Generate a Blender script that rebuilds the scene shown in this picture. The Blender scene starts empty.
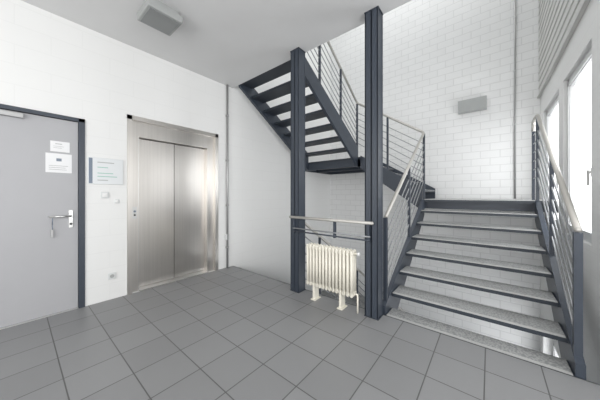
import bpy, bmesh, math
from mathutils import Vector, Matrix

scene = bpy.context.scene
scene.view_settings.view_transform = 'Standard'
scene.view_settings.exposure = 0.12

# ------------------------------------------------------------ materials
def new_mat(name, col, rough=0.5, metal=0.0, spec=0.5):
    m = bpy.data.materials.new(name); m.use_nodes = True
    b = m.node_tree.nodes['Principled BSDF']
    b.inputs['Base Color'].default_value = (*col, 1)
    b.inputs['Roughness'].default_value = rough
    b.inputs['Metallic'].default_value = metal
    b.inputs['Specular IOR Level'].default_value = spec
    return m

def add_noise(m, scale=(30, 30, 30), amt=0.06, bump=0.0, dist=0.002, rough_amt=0.0):
    nt = m.node_tree; b = nt.nodes['Principled BSDF']
    col = tuple(b.inputs['Base Color'].default_value)
    g = nt.nodes.new('ShaderNodeNewGeometry')
    mp = nt.nodes.new('ShaderNodeMapping'); mp.inputs['Scale'].default_value = scale
    n = nt.nodes.new('ShaderNodeTexNoise'); n.inputs['Scale'].default_value = 1.0; n.inputs['Detail'].default_value = 3
    nt.links.new(g.outputs['Position'], mp.inputs['Vector']); nt.links.new(mp.outputs[0], n.inputs['Vector'])
    r = nt.nodes.new('ShaderNodeMix'); r.data_type = 'RGBA'
    r.inputs[6].default_value = tuple(c * (1 - amt) for c in col[:3]) + (1,)
    r.inputs[7].default_value = tuple(min(1, c * (1 + amt)) for c in col[:3]) + (1,)
    nt.links.new(n.outputs['Fac'], r.inputs[0]); nt.links.new(r.outputs[2], b.inputs['Base Color'])
    if bump:
        bp = nt.nodes.new('ShaderNodeBump'); bp.inputs['Strength'].default_value = bump; bp.inputs['Distance'].default_value = dist
        nt.links.new(n.outputs['Fac'], bp.inputs['Height']); nt.links.new(bp.outputs[0], b.inputs['Normal'])
    return m

def brick_mat(name, col, axes, bw, bh, mortar, mortar_col, offset=0.5, rough=0.6, bump=0.35, var=0.02, org=(0, 0), dist=0.004, spec=0.5):
    m = new_mat(name, col, rough, spec=spec); nt = m.node_tree; b = nt.nodes['Principled BSDF']
    g = nt.nodes.new('ShaderNodeNewGeometry'); s = nt.nodes.new('ShaderNodeSeparateXYZ')
    c = nt.nodes.new('ShaderNodeCombineXYZ')
    nt.links.new(g.outputs['Position'], s.inputs[0])
    for k, a in enumerate(axes):
        ad = nt.nodes.new('ShaderNodeMath'); ad.operation = 'ADD'; ad.inputs[1].default_value = 20 * bw - org[k] if k == 0 else 20 * bh - org[k]
        nt.links.new(s.outputs[a], ad.inputs[0]); nt.links.new(ad.outputs[0], c.inputs[k])
    t = nt.nodes.new('ShaderNodeTexBrick'); t.offset = offset; t.squash = 1.0
    t.inputs['Scale'].default_value = 1.0
    t.inputs['Brick Width'].default_value = bw; t.inputs['Row Height'].default_value = bh
    t.inputs['Mortar Size'].default_value = mortar; t.inputs['Mortar Smooth'].default_value = 0.2
    t.inputs['Color1'].default_value = (*[x * (1 - var) for x in col], 1)
    t.inputs['Color2'].default_value = (*[min(1, x * (1 + var)) for x in col], 1)
    t.inputs['Mortar'].default_value = (*mortar_col, 1)
    nt.links.new(c.outputs[0], t.inputs['Vector']); nt.links.new(t.outputs['Color'], b.inputs['Base Color'])
    bp = nt.nodes.new('ShaderNodeBump'); bp.invert = True
    bp.inputs['Strength'].default_value = bump; bp.inputs['Distance'].default_value = dist
    nt.links.new(t.outputs['Fac'], bp.inputs['Height']); nt.links.new(bp.outputs[0], b.inputs['Normal'])
    return m

WH = (0.80, 0.80, 0.79)
M_wx = brick_mat('painted_masonry_side', WH, ('Y', 'Z'), 0.5, 0.2, 0.005, (0.775, 0.775, 0.765), bump=0.08, var=0.003)
M_wy = brick_mat('painted_masonry_back', (.77, .77, .765), ('X', 'Z'), 0.30, 0.145, 0.007, (0.66, 0.66, 0.655), bump=0.45, var=0.012)
M_floor = brick_mat('grey_floor_tiles', (0.248, 0.25, 0.254), ('X', 'Y'), 0.33, 0.33, 0.0042, (0.10, 0.10, 0.10), offset=0.0, rough=0.40, bump=0.3, var=0.05, org=(-3.66, 2.53), dist=0.002, spec=0.4)
M_ceil = add_noise(new_mat('ceiling_paint', (0.70, 0.70, 0.70), 0.8), (3, 3, 3), 0.02)
M_white = add_noise(new_mat('white_paint', (0.8, 0.8, 0.79), 0.6), (4, 4, 4), 0.02)
M_blue = add_noise(new_mat('blue_grey_steel_paint', (0.040, 0.050, 0.068), 0.42), (12, 12, 12), 0.08)
M_dark = add_noise(new_mat('dark_steel_paint', (0.030, 0.038, 0.050), 0.45), (12, 12, 12), 0.08)
M_leaf = add_noise(new_mat('grey_door_paint', (0.41, 0.41, 0.425), 0.45), (5, 5, 5), 0.02)
M_steel = add_noise(new_mat('brushed_stainless', (0.62, 0.595, 0.565), 0.30, 1.0), (150, 150, 0.8), 0.14, 0.08, 0.0005)
M_chrome = add_noise(new_mat('satin_metal', (0.6, 0.6, 0.59), 0.3, 1.0), (20, 20, 20), 0.04)
M_pipe = add_noise(new_mat('grey_pipe', (0.40, 0.40, 0.40), 0.4, 0.6), (20, 20, 20), 0.04)
M_bar = add_noise(new_mat('galvanised_bar', (0.30, 0.31, 0.32), 0.4, 0.4), (20, 20, 20), 0.05)
M_rail = add_noise(new_mat('satin_handrail', (0.50, 0.485, 0.455), 0.38, 0.3), (8, 8, 8), 0.05)
M_cream = add_noise(new_mat('cream_radiator_enamel', (0.80, 0.765, 0.67), 0.35), (6, 6, 6), 0.02)
M_grey = add_noise(new_mat('lamp_grey', (0.36, 0.37, 0.365), 0.5), (10, 10, 10), 0.04)
M_lamp = add_noise(new_mat('lamp_diffuser', (0.24, 0.25, 0.25), 0.3), (10, 10, 10), 0.03)
M_paper = add_noise(new_mat('paper', (0.82, 0.82, 0.83), 0.7), (15, 15, 15), 0.01)
M_ink = new_mat('ink_blue_grey', (0.20, 0.24, 0.30), 0.6)
M_green = new_mat('ink_green', (0.30, 0.52, 0.45), 0.6)
M_sign = add_noise(new_mat('sign_plate', (0.70, 0.72, 0.73), 0.3), (10, 10, 10), 0.02)
M_slat = add_noise(new_mat('slat_panel_grey', (0.58, 0.58, 0.56), 0.55), (6, 6, 6), 0.04)
M_frame = add_noise(new_mat('window_frame_white', (0.66, 0.67, 0.67), 0.4), (8, 8, 8), 0.02)
M_black = new_mat('black_gap', (0.01, 0.01, 0.01), 0.6)
M_nose = add_noise(new_mat('tread_nosing', (0.52, 0.52, 0.51), 0.45, 0.2), (25, 25, 25), 0.04)

def tread_mat():
    m = new_mat('ribbed_tread', (0.30, 0.31, 0.31), 0.5, 0.0); nt = m.node_tree; b = nt.nodes['Principled BSDF']
    g = nt.nodes.new('ShaderNodeNewGeometry')
    v = nt.nodes.new('ShaderNodeTexVoronoi'); v.inputs['Scale'].default_value = 65
    r = nt.nodes.new('ShaderNodeValToRGB')
    r.color_ramp.elements[0].color = (0.50, 0.505, 0.50, 1); r.color_ramp.elements[1].color = (0.26, 0.265, 0.265, 1)
    r.color_ramp.elements[1].position = 0.75
    nt.links.new(g.outputs['Position'], v.inputs['Vector']); nt.links.new(v.outputs['Distance'], r.inputs[0])
    nt.links.new(r.outputs[0], b.inputs['Base Color'])
    bp = nt.nodes.new('ShaderNodeBump'); bp.inputs['Strength'].default_value = 0.3; bp.inputs['Distance'].default_value = 0.002
    nt.links.new(v.outputs['Distance'], bp.inputs['Height']); nt.links.new(bp.outputs[0], b.inputs['Normal'])
    return m
M_tread = tread_mat()

def glass_mat():
    m = bpy.data.materials.new('window_glass'); m.use_nodes = True; nt = m.node_tree
    nt.nodes.remove(nt.nodes['Principled BSDF']); o = nt.nodes['Material Output']
    t = nt.nodes.new('ShaderNodeBsdfTransparent'); g = nt.nodes.new('ShaderNodeBsdfGlossy'); g.inputs['Roughness'].default_value = 0.05
    x = nt.nodes.new('ShaderNodeMixShader'); x.inputs[0].default_value = 0.06
    nt.links.new(t.outputs[0], x.inputs[1]); nt.links.new(g.outputs[0], x.inputs[2]); nt.links.new(x.outputs[0], o.inputs[0])
    return m
M_glass = glass_mat()

# ------------------------------------------------------------ mesh builder
class B:
    def __init__(s, name, parent=None):
        s.name = name; s.parent = parent; s.bm = bmesh.new(); s.mats = []
    def mi(s, m):
        if m not in s.mats: s.mats.append(m)
        return s.mats.index(m)
    def box(s, x0, x1, y0, y1, z0, z1, m, bev=0.0):
        i = s.mi(m)
        vs = [s.bm.verts.new((x, y, z)) for x in (min(x0, x1), max(x0, x1)) for y in (min(y0, y1), max(y0, y1)) for z in (min(z0, z1), max(z0, z1))]
        F = [(0, 1, 3, 2), (4, 6, 7, 5), (0, 4, 5, 1), (2, 3, 7, 6), (0, 2, 6, 4), (1, 5, 7, 3)]
        fs = [s.bm.faces.new([vs[k] for k in f]) for f in F]
        for f in fs: f.material_index = i
        if bev:
            es = list({e for f in fs for e in f.edges})
            r = bmesh.ops.bevel(s.bm, geom=es, offset=bev, segments=2, affect='EDGES', profile=0.5)
            for f in r['faces']: f.material_index = i
    def prism(s, poly, axis, a0, a1, m):
        i = s.mi(m)
        def mk(p, a):
            return {'x': (a, p[0], p[1]), 'y': (p[0], a, p[1]), 'z': (p[0], p[1], a)}[axis]
        A = [s.bm.verts.new(mk(p, a0)) for p in poly]; C = [s.bm.verts.new(mk(p, a1)) for p in poly]
        n = len(poly); fs = [s.bm.faces.new(A), s.bm.faces.new(C[::-1])]
        for k in range(n):
            fs.append(s.bm.faces.new([A[k], C[k], C[(k + 1) % n], A[(k + 1) % n]]))
        for f in fs: f.material_index = i
    def cyl(s, p0, p1, r, m, n=10, r2=None, sx=1.0):
        i = s.mi(m); p0 = Vector(p0); p1 = Vector(p1); d = (p1 - p0)
        if d.length < 1e-6: return
        z = d.normalized(); up = Vector((0, 0, 1)) if abs(z.z) < 0.95 else Vector((0, 1, 0))
        a = z.cross(up).normalized(); b = z.cross(a).normalized(); r2 = r if r2 is None else r2
        R0 = [s.bm.verts.new(p0 + (a * math.cos(t) * sx + b * math.sin(t)) * r) for t in [2 * math.pi * k / n for k in range(n)]]
        R1 = [s.bm.verts.new(p1 + (a * math.cos(t) * sx + b * math.sin(t)) * r2) for t in [2 * math.pi * k / n for k in range(n)]]
        for k in range(n):
            f = s.bm.faces.new([R0[k], R0[(k + 1) % n], R1[(k + 1) % n], R1[k]]); f.material_index = i; f.smooth = True
        f = s.bm.faces.new(R0[::-1]); f.material_index = i
        f = s.bm.faces.new(R1); f.material_index = i
    def ball(s, p, r, m, n=10, sc=(1, 1, 1)):
        i = s.mi(m)
        mat = Matrix.Translation(p) @ Matrix.Diagonal((*sc, 1))
        r_ = bmesh.ops.create_uvsphere(s.bm, u_segments=n, v_segments=max(6, n // 2 + 2), radius=r, matrix=mat)
        for v in r_['verts']:
            for f in v.link_faces: f.material_index = i; f.smooth = True
    def tube(s, pts, r, m, n=12, fillet=0.0):
        P = [Vector(p) for p in pts]
        if fillet:
            Q = [P[0]]
            for k in range(1, len(P) - 1):
                a = (P[k - 1] - P[k]); b = (P[k + 1] - P[k]); fl = min(fillet, a.length * .45, b.length * .45)
                A = P[k] + a.normalized() * fl; C = P[k] + b.normalized() * fl
                for j in range(7):
                    t = j / 6; Q.append(A * (1 - t) ** 2 + P[k] * 2 * t * (1 - t) + C * t * t)
            Q.append(P[-1]); P = Q
        for k in range(len(P) - 1): s.cyl(P[k], P[k + 1], r, m, n)
        for p in P[1:-1]: s.ball(p, r, m, n)
    def done(s):
        bmesh.ops.recalc_face_normals(s.bm, faces=s.bm.faces[:])
        me = bpy.data.meshes.new(s.name)
        c = Vector((0, 0, 0))
        if s.parent is None and len(s.bm.verts):
            lo = Vector([min(v.co[k] for v in s.bm.verts) for k in range(3)]); hi = Vector([max(v.co[k] for v in s.bm.verts) for k in range(3)])
            c = (lo + hi) / 2; c.z = lo.z
            bmesh.ops.translate(s.bm, vec=-c, verts=s.bm.verts[:])
        s.bm.to_mesh(me); s.bm.free()
        for m in s.mats: me.materials.append(m)
        o = bpy.data.objects.new(s.name, me); o.location = c
        scene.collection.objects.link(o)
        if s.parent: o.parent = s.parent
        return o

# ------------------------------------------------------------ dimensions
XL, XR, YE, YB, H, FL = -3.66, 0.69, 2.53, 5.90, 3.26, 3.50
XE, YS = 3.0, -3.0
ZB, ZT = -3.5, 7.0

b = B('floor'); b.box(XL, XE, YS, YE, -0.24, 0, M_floor); b.done()
b = B('ceiling'); b.box(XL, XE, YS, YE, H, FL, M_ceil); b.done()
b = B('floor_basement'); b.box(XL, XR, YS, YB, ZB - 0.2, ZB, M_floor); b.done()
b = B('ceiling_stairwell'); b.box(XL, XE, YS, YB, ZT, ZT + 0.2, M_white); b.done()
b = B('trim_1'); b.box(XL + 0.002, XR - 0.002, YE + 0.001, YE + 0.013, -0.238, -0.002, M_dark); b.done()

EY0, EY1, EZ = 0.926, 2.235, 2.35
DY0, DY1, DZ = -0.60, 0.521, 2.18
T = 0.30
for (y0, y1, z0, z1) in [(YS, DY0, ZB, ZT), (DY0, DY1, ZB, 0), (DY0, DY1, DZ, ZT), (DY1, EY0, ZB, ZT), (EY0, EY1, ZB, 0), (EY0, EY1, EZ, ZT), (EY1, YB + 0.25, ZB, ZT)]:
    b = B('wall_left'); b.box(XL - T, XL, y0, y1, z0, z1, M_wx); b.done()
b = B('wall_left_backing'); b.box(XL - T - 0.05, XL - T, DY0 - .1, EY1 + .1, -0.1, 2.5, M_black); b.done()
b = B('wall_back'); b.box(XL, XR + 0.25, YB, YB + 0.25, ZB, ZT, M_wy); b.done()

def wall_with_holes(name, axis, c0, c1, a0, a1, z0, z1, holes, mat):
    b = B(name)
    ys = sorted({a0, a1, *[h[0] for h in holes], *[h[1] for h in holes]})
    for i in range(len(ys) - 1):
        ya, yb_ = ys[i], ys[i + 1]
        hs = sorted([(h[2], h[3]) for h in holes if h[0] <= ya + 1e-6 and h[1] >= yb_ - 1e-6])
        z = z0
        for (ha, hb) in hs + [(z1, z1)]:
            if ha > z:
                if axis == 'x': b.box(c0, c1, ya, yb_, z, ha, mat)
                else: b.box(ya, yb_, c0, c1, z, ha, mat)
            z = hb
    b.done()

W1 = (3.20, 4.22, 0.85, 2.68); W2 = (4.46, 5.56, 0.85, 2.68)
wall_with_holes('wall_right', 'x', XR, XR + 0.25, YE, YB, ZB, ZT, [W1, W2, (3.0, 5.6, -2.6, -0.8)], M_wx)
b = B('wall_front_right'); b.box(XR + .25, XE, YE, YE + .25, ZB, ZT, M_wy); b.done()
wall_with_holes('wall_east', 'x', XE, XE + .25, YS, YE, 0, H, [(-2.4, 1.9, 0.8, 2.7)], M_wx)
wall_with_holes('wall_south', 'y', YS - .25, YS, XL, XE, 0, H, [(-3.0, 2.4, 0.8, 2.7)], M_wy)

def window(name, x, y0, y1, z0, z1, mull=()):
    b = B(name); f = 0.055
    b.box(x, x + .07, y0, y0 + f, z0, z1, M_frame); b.box(x, x + .07, y1 - f, y1, z0, z1, M_frame)
    b.box(x, x + .07, y0, y1, z0, z0 + f, M_frame); b.box(x, x + .07, y0, y1, z1 - f, z1, M_frame)
    for ya, yb_ in zip([y0 + f] + list(mull), list(mull) + [y1 - f]):
        g = 0.045
        b.box(x - .015, x + .05, ya, ya + g, z0 + f, z1 - f, M_frame); b.box(x - .015, x + .05, yb_ - g, yb_, z0 + f, z1 - f, M_frame)
        b.box(x - .015, x + .05, ya, yb_, z0 + f, z0 + f + g, M_frame); b.box(x - .015, x + .05, ya, yb_, z1 - f - g, z1 - f, M_frame)
        for (a, c) in ((ya + g, ya + g + .010), (yb_ - g - .010, yb_ - g)):
            b.box(x - .004, x + .03, a, c, z0 + f + g, z1 - f - g, M_pipe)
        b.box(x - .004, x + .03, ya + g, yb_ - g, z1 - f - g - .010, z1 - f - g, M_pipe)
        b.box(x + .02, x + .026, ya + g, yb_ - g, z0 + f + g, z1 - f - g, M_glass)
    hz = (z0 + z1) / 2 - .3
    b.box(x - .025, x - .015, y0 + .07, y0 + .095, hz, hz + .08, M_chrome)
    b.box(x - .05, x - .035, y0 + .075, y0 + .09, hz - .08, hz + .06, M_chrome)
    b.box(x - .036, x - .024, y0 + .078, y0 + .088, hz + .03, hz + .05, M_chrome)
    b.box(x + .07, x + .2, y0, y1, z0, z0 + .03, M_pipe)
    b.done()
window('window_1', XR + 0.04, *W1)
window('window_2', XR + 0.04, *W2)
window('added_low_window', XR + 0.12, 3.0, 5.6, -2.6, -0.8, (4.3,))  # invented window, put in to light the lower shaft
window('window_4', XE + 0.1, -2.4, 1.9, 0.8, 2.7, (-1.0, 0.4))
b = B('window_5')
for x in (-3.0, -1.23, 0.54, 2.32):
    b.box(x, x + .08, YS - .2, YS - .12, 0.8, 2.7, M_frame)
b.box(-3.0, 2.4, YS - .2, YS - .12, 0.8, 0.88, M_frame); b.box(-3.0, 2.4, YS - .2, YS - .12, 2.62, 2.7, M_frame)
b.done()

b = B('slatted_wall_panel')
z = 3.05
b.box(XR - .04, XR - .001, YE + .02, YB - .01, z - .03, z, M_slat)
while z < 6.8:
    b.prism([(XR - 0.001, z), (XR - 0.024, z + 0.010), (XR - 0.016, z + 0.125), (XR - 0.001, z + 0.125)], 'y', YE + .02, YB - .01, M_slat)
    z += 0.13
b.done()

# ------------------------------------------------------------ stairs
G, R = 0.29, 0.175
AY0 = 2.75; AY1 = AY0 + 6 * G
AX0, AX1 = -0.93, 0.525
MX0 = -0.93; MX1 = MX0 - 4 * G
MY0, MY1 = 4.55, 5.84
CY0 = 4.56; CX0, CX1 = -3.50, -2.15

def tread(b, x0, x1, y0, y1, z, side='y0'):
    b.box(x0, x1, y0, y1, z - 0.04, z - 0.006, M_dark)
    e = 0.010; n = 0.035
    if side == 'y0':
        b.box(x0 + e, x1 - e, y0 + .003, y0 + n, z - 0.006, z + .001, M_nose)
        b.box(x0 + e, x1 - e, y0 + n + .004, y1 - e, z - 0.006, z, M_tread)
    elif side == 'y1':
        b.box(x0 + e, x1 - e, y1 - n, y1 - .003, z - 0.006, z + .001, M_nose)
        b.box(x0 + e, x1 - e, y0 + e, y1 - n - .004, z - 0.006, z, M_tread)
    else:
        b.box(x1 - n, x1 - .003, y0 + e, y1 - e, z - 0.006, z + .001, M_nose)
        b.box(x0 + e, x1 - n - .004, y0 + e, y1 - e, z - 0.006, z, M_tread)

def make_stair(zo, idx):
    root = bpy.data.objects.new('steel_staircase', None); scene.collection.objects.link(root)
    t = 0.05
    b = B('right_flight', root)
    for i in range(0, 7):
        y0 = AY0 + (i - 1) * G if i else YE + 0.015
        tread(b, AX0 + t, AX1 - t, y0, AY0 + i * G + 0.012 if i else AY0 + 0.012, zo + i * R)
    def ln(y): return zo + R + (y - AY0) / G * R
    for x in (AX0, AX1 - t):
        ya, yb_ = YE + 0.015, AY1
        b.prism([(ya, zo - 0.235), (ya, ln(ya) + 0.04), (yb_, ln(yb_) + 0.0), (yb_, ln(yb_) - 0.27), (AY0 + .05, zo - 0.235)], 'x', x, x + t, M_blue)
    b.done()
    zA = zo + 7 * R
    b = B('quarter_landing_right', root)
    b.box(AX0, XR - 0.002, AY1, YB - 0.002, zA - 0.05, zA - 0.006, M_dark)
    b.box(AX0 + .01, XR - 0.012, AY1 + .003, AY1 + .045, zA - 0.006, zA + .001, M_nose)
    b.box(AX0 + .012, XR - 0.012, AY1 + .05, YB - 0.012, zA - 0.006, zA, M_tread)
    for (x0, x1, y0, y1) in [(AX0, XR - .002, AY1 + .1, AY1 + .16), (AX0, XR - .002, YB - .062, YB - .002), (AX0, AX0 + .06, AY1, YB - .002), (XR - .062, XR - .002, AY1, YB - .002)]:
        b.box(x0, x1, y0, y1, zA - 0.16, zA - 0.05, M_blue)
    b.done()
    b = B('middle_flight', root)
    for j in range(1, 5):
        x1 = MX0 - (j - 1) * G
        tread(b, x1 - G - 0.012, x1, MY0 + t, MY1 - t, zA + j * R, 'x')
    for y in (MY0, MY1 - t):
        b.prism([(MX0, zA - 0.2), (MX0, zA + R + 0.04), (MX1, zA + 5 * R + 0.02), (MX1, zA + 5 * R - 0.24)], 'y', y, y + t, M_blue)
    b.done()
    zC = zA + 5 * R
    b = B('quarter_landing_left', root)
    b.box(XL + .002, MX1, CY0, YB - 0.002, zC - 0.05, zC - 0.006, M_dark)
    b.box(XL + .012, MX1 - .012, CY0 + .012, YB - 0.012, zC - 0.006, zC, M_tread)
    for (x0, x1, y0, y1) in [(XL + .002, MX1, CY0, CY0 + .06), (XL + .002, MX1, YB - .062, YB - .002), (XL + .002, XL + .062, CY0, YB - .002), (MX1 - .06, MX1, CY0, YB - .002), (XL + .002, MX1, 5.15, 5.21)]:
        b.box(x0, x1, y0, y1, zC - 0.20, zC - 0.05, M_blue)
    b.done()
    b = B('left_flight', root)
    for k in range(1, 8):
        y1 = CY0 - (k - 1) * G
        tread(b, CX0 + t, CX1 - t, y1 - G - 0.012 if k < 7 else YE + .016, y1, zC + k * R, 'y1')
    for x in (CX0, CX1 - t):
        b.prism([(CY0, zC - 0.2), (CY0, zC + R + 0.04), (YE + .015, zC + 8 * R + 0.0), (YE + .015, zC + 8 * R - 0.26)], 'x', x, x + t, M_blue)
    b.done()
    hx = AX0 + 0.025; cx = CX1 - 0.025; my = MY0 + 0.025
    HH = 1.0
    p = [(hx, 2.62, ln(2.62) - .05), (hx, my, zA + 0.18), (cx, my, zC + 0.14), (cx, YE + .05, zC + 8 * R)]
    b = B('well_railing', root)
    b.tube([Vector(q) + Vector((0, 0, HH)) for q in p], 0.022, M_rail, 12, 0.06)
    for k in range(6):
        o = 0.16 + k * 0.128
        b.tube([Vector(q) + Vector((0, 0, o)) for q in p], 0.0075, M_bar, 6)
    def post(pt, drop=0.2, top=HH - 0.02, h=.016):
        x, y, z = pt
        b.box(x - h, x + h, y - h, y + h, z - drop, z + top, M_blue)
    def lerp(a, c, f): return tuple(a[i] * (1 - f) + c[i] * f for i in range(3))
    post(p[0], 0.05, HH, .02); post(lerp(p[0], p[1], .5)); post(p[1], 0.3)
    post(lerp(p[1], p[2], .5), .2); post(p[2], 0.3); post(lerp(p[2], p[3], .35)); post(lerp(p[2], p[3], .7)); post(p[3])
    b.done()
    b = B('outer_railing', root)
    rx = AX1 - 0.025
    q = [(rx, 2.62, ln(2.62) - .05), (rx, AY1, zA + 0.16)]
    hr = [Vector(v) + Vector((0, 0, HH)) for v in q]
    e = .40
    b.tube([hr[0], hr[1], hr[1] + Vector((0, e, 0.0)), hr[1] + Vector((0, e, -.14))], 0.022, M_rail, 12, 0.05)
    b.ball(hr[0], .022, M_rail)
    for k in range(6):
        o = 0.16 + k * 0.128
        b.tube([Vector(v) + Vector((0, 0, o)) for v in q] + [Vector(q[1]) + Vector((0, e, o))], 0.0075, M_bar, 6)
    post(q[0], 0.1, HH - .02, .022)
    post(lerp(q[0], q[1], .5)); post(q[1], 0.2)
    post((q[1][0], q[1][1] + e, q[1][2]), 0.16, HH - .12)
    b.done()
make_stair(0.0, 0)
make_stair(-3.5, 1)

# ------------------------------------------------------------ columns
def pillar(cx, cy):
    b = B('steel_column'); w, d, tf, tw = 0.145, 0.14, 0.014, 0.012
    z0, z1 = 0.0, H
    b.box(cx - w / 2, cx + w / 2, cy - d / 2, cy - d / 2 + tf, z0 + .012, z1 - .012, M_blue)
    b.box(cx - w / 2, cx + w / 2, cy + d / 2 - tf, cy + d / 2, z0 + .012, z1 - .012, M_blue)
    b.box(cx - tw / 2, cx + tw / 2, cy - d / 2, cy + d / 2, z0 + .012, z1 - .012, M_blue)
    b.box(cx - w / 2 + .004, cx - w / 2 + .012, cy - d / 2, cy + d / 2, z0 + .012, z1 - .012, M_blue)
    b.box(cx + w / 2 - .012, cx + w / 2 - .004, cy - d / 2, cy + d / 2, z0 + .012, z1 - .012, M_blue)
    b.box(cx - w / 2 - .004, cx + w / 2 + .004, cy - d / 2 - .004, cy + d / 2 + .004, z0, z0 + .012, M_dark)
    b.box(cx - w / 2 - .004, cx + w / 2 + .004, cy - d / 2 - .004, cy + d / 2 + .004, z1 - .012, z1, M_dark)
    b.done()
PX1, PX2, PY = -2.037, -0.972, 2.452
pillar(PX1, PY); pillar(PX2, PY)

b = B('guard_rail')
gy = PY - 0.10
b.tube([(PX1 - .05, gy, 1.005), (PX2 + .02, gy, 1.005)], 0.018, M_rail, 12)
for x in (PX1 - .05, PX2 + .02): b.ball((x, gy, 1.005), .018, M_rail)
for zz in (0.86, 0.82):
    b.tube([(PX1, gy, zz), (PX2, gy, zz)], 0.009, M_bar if zz > .84 else M_blue, 8)
for x in (PX1 + .01, PX2 - .02, (PX1 + PX2) / 2 + .1):
    b.box(x - .012, x + .012, gy - .006, gy + .028, 0.80, 0.99, M_blue)
b.done()

# ------------------------------------------------------------ radiator
b = B('column_radiator')
n = 14; rx0, rx1 = -1.81, -1.16; ry = 2.39; pitch = (rx1 - rx0) / n
z0, z1 = 0.16, 0.69
for i in range(n):
    x = rx0 + pitch * (i + .5)
    for dy in (-.042, 0.0, .042):
        b.cyl((x, ry + dy, z0 + .03), (x, ry + dy, z1 - .03), 0.0175, M_cream, 10)
        b.ball((x, ry + dy, z1 - .03), .018, M_cream, 8, (1, 1, 1.5)); b.ball((x, ry + dy, z0 + .03), .018, M_cream, 8, (1, 1, 1.5))
    b.box(x - .0185, x + .0185, ry - .058, ry + .058, z1 - .06, z1 - .018, M_cream, 0.007)
    b.box(x - .0185, x + .0185, ry - .058, ry + .058, z0 + .018, z0 + .06, M_cream, 0.007)
for zz in (z0 + .04, z1 - .04):
    b.cyl((rx0 + .005, ry, zz), (rx1 - .005, ry, zz), 0.02, M_cream, 12)
for i in (2, 10):
    x = rx0 + pitch * (i + .5)
    b.box(x - .014, x + .014, ry - .05, ry + .05, 0.012, z0 + .03, M_cream, .004)
    b.box(x - .035, x + .035, ry - .065, ry + .065, 0.0, 0.014, M_cream, .004)
b.cyl((rx1 - .01, ry, z1 - .04), (rx1 + .04, ry, z1 - .04), 0.012, M_cream); b.cyl((rx1 + .025, ry, z1 - .04), (rx1 + .055, ry, z1 - .04), 0.018, M_white, 12)
b.tube([(rx1 - .01, ry, z0 + .04), (rx1 + .03, ry, z0 + .04), (rx1 + .03, ry, 0.0)], 0.01, M_cream, 8)
b.done()

# ------------------------------------------------------------ lift
b = B('elevator')
w = 0.055; xf = XL + 0.012
b.box(XL - .05, xf, EY0 + .001, EY0 + w, 0.001, EZ - .001, M_steel); b.box(XL - .05, xf, EY1 - w, EY1 - .001, 0.001, EZ - .001, M_steel)
b.box(XL - .05, xf, EY0 + .001, EY1 - .001, EZ - w, EZ - .001, M_steel)
iy0, iy1, iz = 1.072, 2.06, 2.09
xj = XL - 0.045
b.box(xj - .10, xj, EY0 + w, iy0, 0.001, EZ - w, M_steel); b.box(xj - .10, xj, iy1, EY1 - w, 0.001, EZ - w, M_steel)
b.box(xj - .10, xj, iy0, iy1, iz, EZ - w, M_steel)
b.box(xj - .04, xj + .004, iy0 - .006, iy0 + .0, 0.002, iz, M_chrome)
xd = xj - 0.085
mid = (iy0 + iy1) / 2
b.box(xd - .03, xd, iy0 + .001, mid - .005, 0.015, iz - .008, M_steel)
b.box(xd - .03, xd - .006, mid + .005, iy1 - .001, 0.015, iz - .008, M_steel)
b.box(xd - .05, xd - .03, iy0, iy1, 0.002, iz, M_black)
b.box(xd - .05, XL + .0, iy0, iy1, 0.002, 0.012, M_chrome)
b.box(xj, xj + .006, 0.995, 1.05, 0.98, 1.14, M_chrome)
b.cyl((xj + .006, 1.022, 1.08), (xj + .012, 1.022, 1.08), .014, M_ink, 14); b.cyl((xj + .006, 1.022, 1.03), (xj + .010, 1.022, 1.03), .012, M_black, 14)
b.done()

# ------------------------------------------------------------ service door
b = B('door_1')
fw = 0.055; xo = XL + 0.012
b.box(XL - .12, xo, DY1 - fw, DY1 - .001, 0.001, DZ - .001, M_blue); b.box(XL - .12, xo, DY0 + .001, DY0 + fw, 0.001, DZ - .001, M_blue)
b.box(XL - .12, xo, DY0 + .001, DY1 - .001, DZ - fw + .015, DZ - .001, M_blue)
xl_ = XL - 0.02
b.box(xl_ - .045, xl_, DY0 + fw + .003, DY1 - fw - .003, 0.008, DZ - fw + .010, M_leaf)
hy = 0.405
b.box(xl_, xl_ + .008, hy - .018, hy + .018, 0.93, 1.13, M_chrome, .003)
b.cyl((xl_, hy, 1.065), (xl_ + .055, hy, 1.065), .011, M_chrome, 12)
b.tube([(xl_ + .055, hy, 1.065), (xl_ + .058, hy - .15, 1.065), (xl_ + .02, hy - .165, 1.065)], .010, M_chrome, 10, .02)
b.cyl((xl_ + .008, hy, .975), (xl_ + .02, hy, .975), .012, M_black, 12)
b.tube([(xl_ + .05, hy - .145, 1.06), (xl_ + .03, hy - .147, .98), (xl_ + .02, hy - .145, .92)], .004, M_ink, 6)
b.box(xl_ + .012, xl_ + .024, hy - .158, hy - .136, .84, .93, M_pipe, .003)
b.box(xl_, xl_ + .04, -0.35, 0.06, 2.075, 2.12, M_pipe, .004)
b.done()

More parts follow.
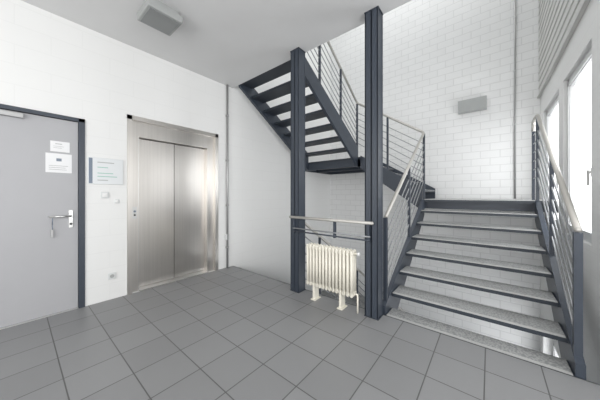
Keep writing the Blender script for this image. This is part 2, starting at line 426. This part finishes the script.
def paper(name, y0, y1, z0, z1, x, rows, mat=M_paper):
    b = B(name); b.box(x, x + .002, y0, y1, z0, z1, mat)
    h = (z1 - z0)
    for (fy0, fy1, fz0, fz1, m) in rows:
        b.box(x + .002, x + .0026, y0 + (y1 - y0) * fy0, y0 + (y1 - y0) * fy1, z0 + h * fz0, z0 + h * fz1, m)
    b.done()
paper('paper_notice', .245, .395, 1.775, 1.89, xl_ + .0005, [(.25, .6, .72, .78, M_grey), (.15, .7, .5, .53, M_grey), (.15, .6, .35, .38, M_grey)])
paper('paper_notice', .21, .412, 1.545, 1.755, xl_ + .0005, [(.4, .6, .6, .75, M_ink), (.12, .85, .35, .37, M_grey), (.12, .75, .25, .27, M_grey), (.12, .8, .15, .17, M_grey)])
b = B('wall_sign')
b.box(XL, XL + .012, .545, .885, 1.43, 1.75, M_sign, .003)
b.box(XL + .012, XL + .0135, .552, .585, 1.44, 1.74, M_ink)
for (z, l, m) in [(1.69, .16, M_grey), (1.63, .10, M_green), (1.56, .15, M_green), (1.52, .19, M_green), (1.475, .10, M_grey)]:
    b.box(XL + .012, XL + .0135, .63, .63 + l, z, z + .009, m)
b.done()

def switch(name, y, z, w=.08, h=.08):
    b = B(name); b.box(XL, XL + .012, y - w / 2, y + w / 2, z - h / 2, z + h / 2, M_frame, .004)
    b.box(XL + .012, XL + .018, y - w * .3, y + w * .3, z - h * .3, z + h * .3, M_white, .003)
    b.done()
switch('light_switch', .70, 1.30)
switch('light_switch', .82, 1.22, .05, .05)
b = B('wall_socket'); b.box(XL, XL + .012, .73, .81, .25, .33, M_frame, .004)
b.cyl((XL + .012, .77, .29), (XL + .014, .77, .29), .022, M_grey, 14); b.done()

b = B('wall_pipe')
b.cyl((XL + .035, 2.40, .0), (XL + .035, 2.40, H), .018, M_pipe, 12)
for zz in (.35, 1.1, 1.9, 2.7):
    b.box(XL, XL + .03, 2.385, 2.415, zz, zz + .03, M_pipe); b.cyl((XL + .035, 2.40, zz), (XL + .035, 2.40, zz + .03), .024, M_pipe, 12)
b.box(XL, XL + .05, 2.365, 2.435, .50, .60, M_frame, .004)
b.done()
b = B('wall_conduit')
b.cyl((.36, YB - .02, 1.235), (.36, YB - .02, 6.9), .014, M_pipe, 10)
for zz in (1.6, 2.6, 3.6, 4.6): b.box(.335, .385, YB - .03, YB, zz, zz + .025, M_frame)
b.done()

# ------------------------------------------------------------ lamps
b = B('ceiling_lamp')
cx, cy, s = -2.72, 0.98, 0.165
b.box(cx - s + .03, cx + s - .03, cy - s + .03, cy + s - .03, H - .04, H, M_grey)
b.box(cx - s, cx + s, cy - s, cy + s, H - .12, H - .04, M_grey, .01)
b.box(cx - s + .025, cx + s - .025, cy - s + .025, cy + s - .025, H - .126, H - .12, M_lamp)
b.done()
b = B('wall_lamp')
lx, lz = -.28, 3.10
b.box(lx - .16, lx + .16, YB - .03, YB, lz - .09, lz + .09, M_grey)
b.prism([(YB - .03, lz - .12), (YB - .10, lz - .10), (YB - .15, lz + .12), (YB - .03, lz + .13)], 'x', lx - .23, lx + .23, M_grey)
b.done()

# ------------------------------------------------------------ light
w = bpy.data.worlds.new('overcast_sky'); scene.world = w; w.use_nodes = True
bg = w.node_tree.nodes['Background']; bg.inputs[0].default_value = (0.90, 0.95, 1.0, 1); bg.inputs[1].default_value = 1.0

def area(name, loc, rot, sx, sy, power, col=(1, 1, 1)):
    l = bpy.data.lights.new(name, 'AREA'); l.shape = 'RECTANGLE'; l.size = sx; l.size_y = sy; l.energy = power; l.color = col
    o = bpy.data.objects.new(name, l); o.location = loc; o.rotation_euler = rot; scene.collection.objects.link(o)
R90 = math.pi / 2
area('daylight_south', (-0.3, YS - .05, 1.75), (R90, 0, 0), 5.2, 1.8, 125, (1, .99, .97))
area('daylight_east', (XE - .03, -0.2, 1.75), (0, R90, 0), 1.8, 4.0, 110, (1, 1, 1))
area('daylight_stair', (XR + .3, 4.3, 1.8), (0, R90, 0), 1.8, 2.6, 70, (.98, .99, 1))
area('lower_shaft_fill', (XR + .3, 4.3, -1.7), (0, R90, 0), 1.7, 2.5, 42, (.98, .99, 1))  # added area light that brightens the lower shaft
area('shaft_top_fill', (-1.4, 4.2, ZT - .05), (0, 0, 0), 3.6, 3.0, 70, (.99, 1, 1))  # added fill light for the shaft; the ceiling above has no opening

# ------------------------------------------------------------ camera
cd = bpy.data.cameras.new('camera'); cd.sensor_width = 36; cd.lens = 233 / 600 * 36; cd.shift_y = -5 / 600; cd.clip_start = 0.02
co = bpy.data.objects.new('camera', cd); co.location = (0, 0, 1.30); co.rotation_euler = (R90, 0, math.radians(39.2))
scene.collection.objects.link(co); scene.camera = co
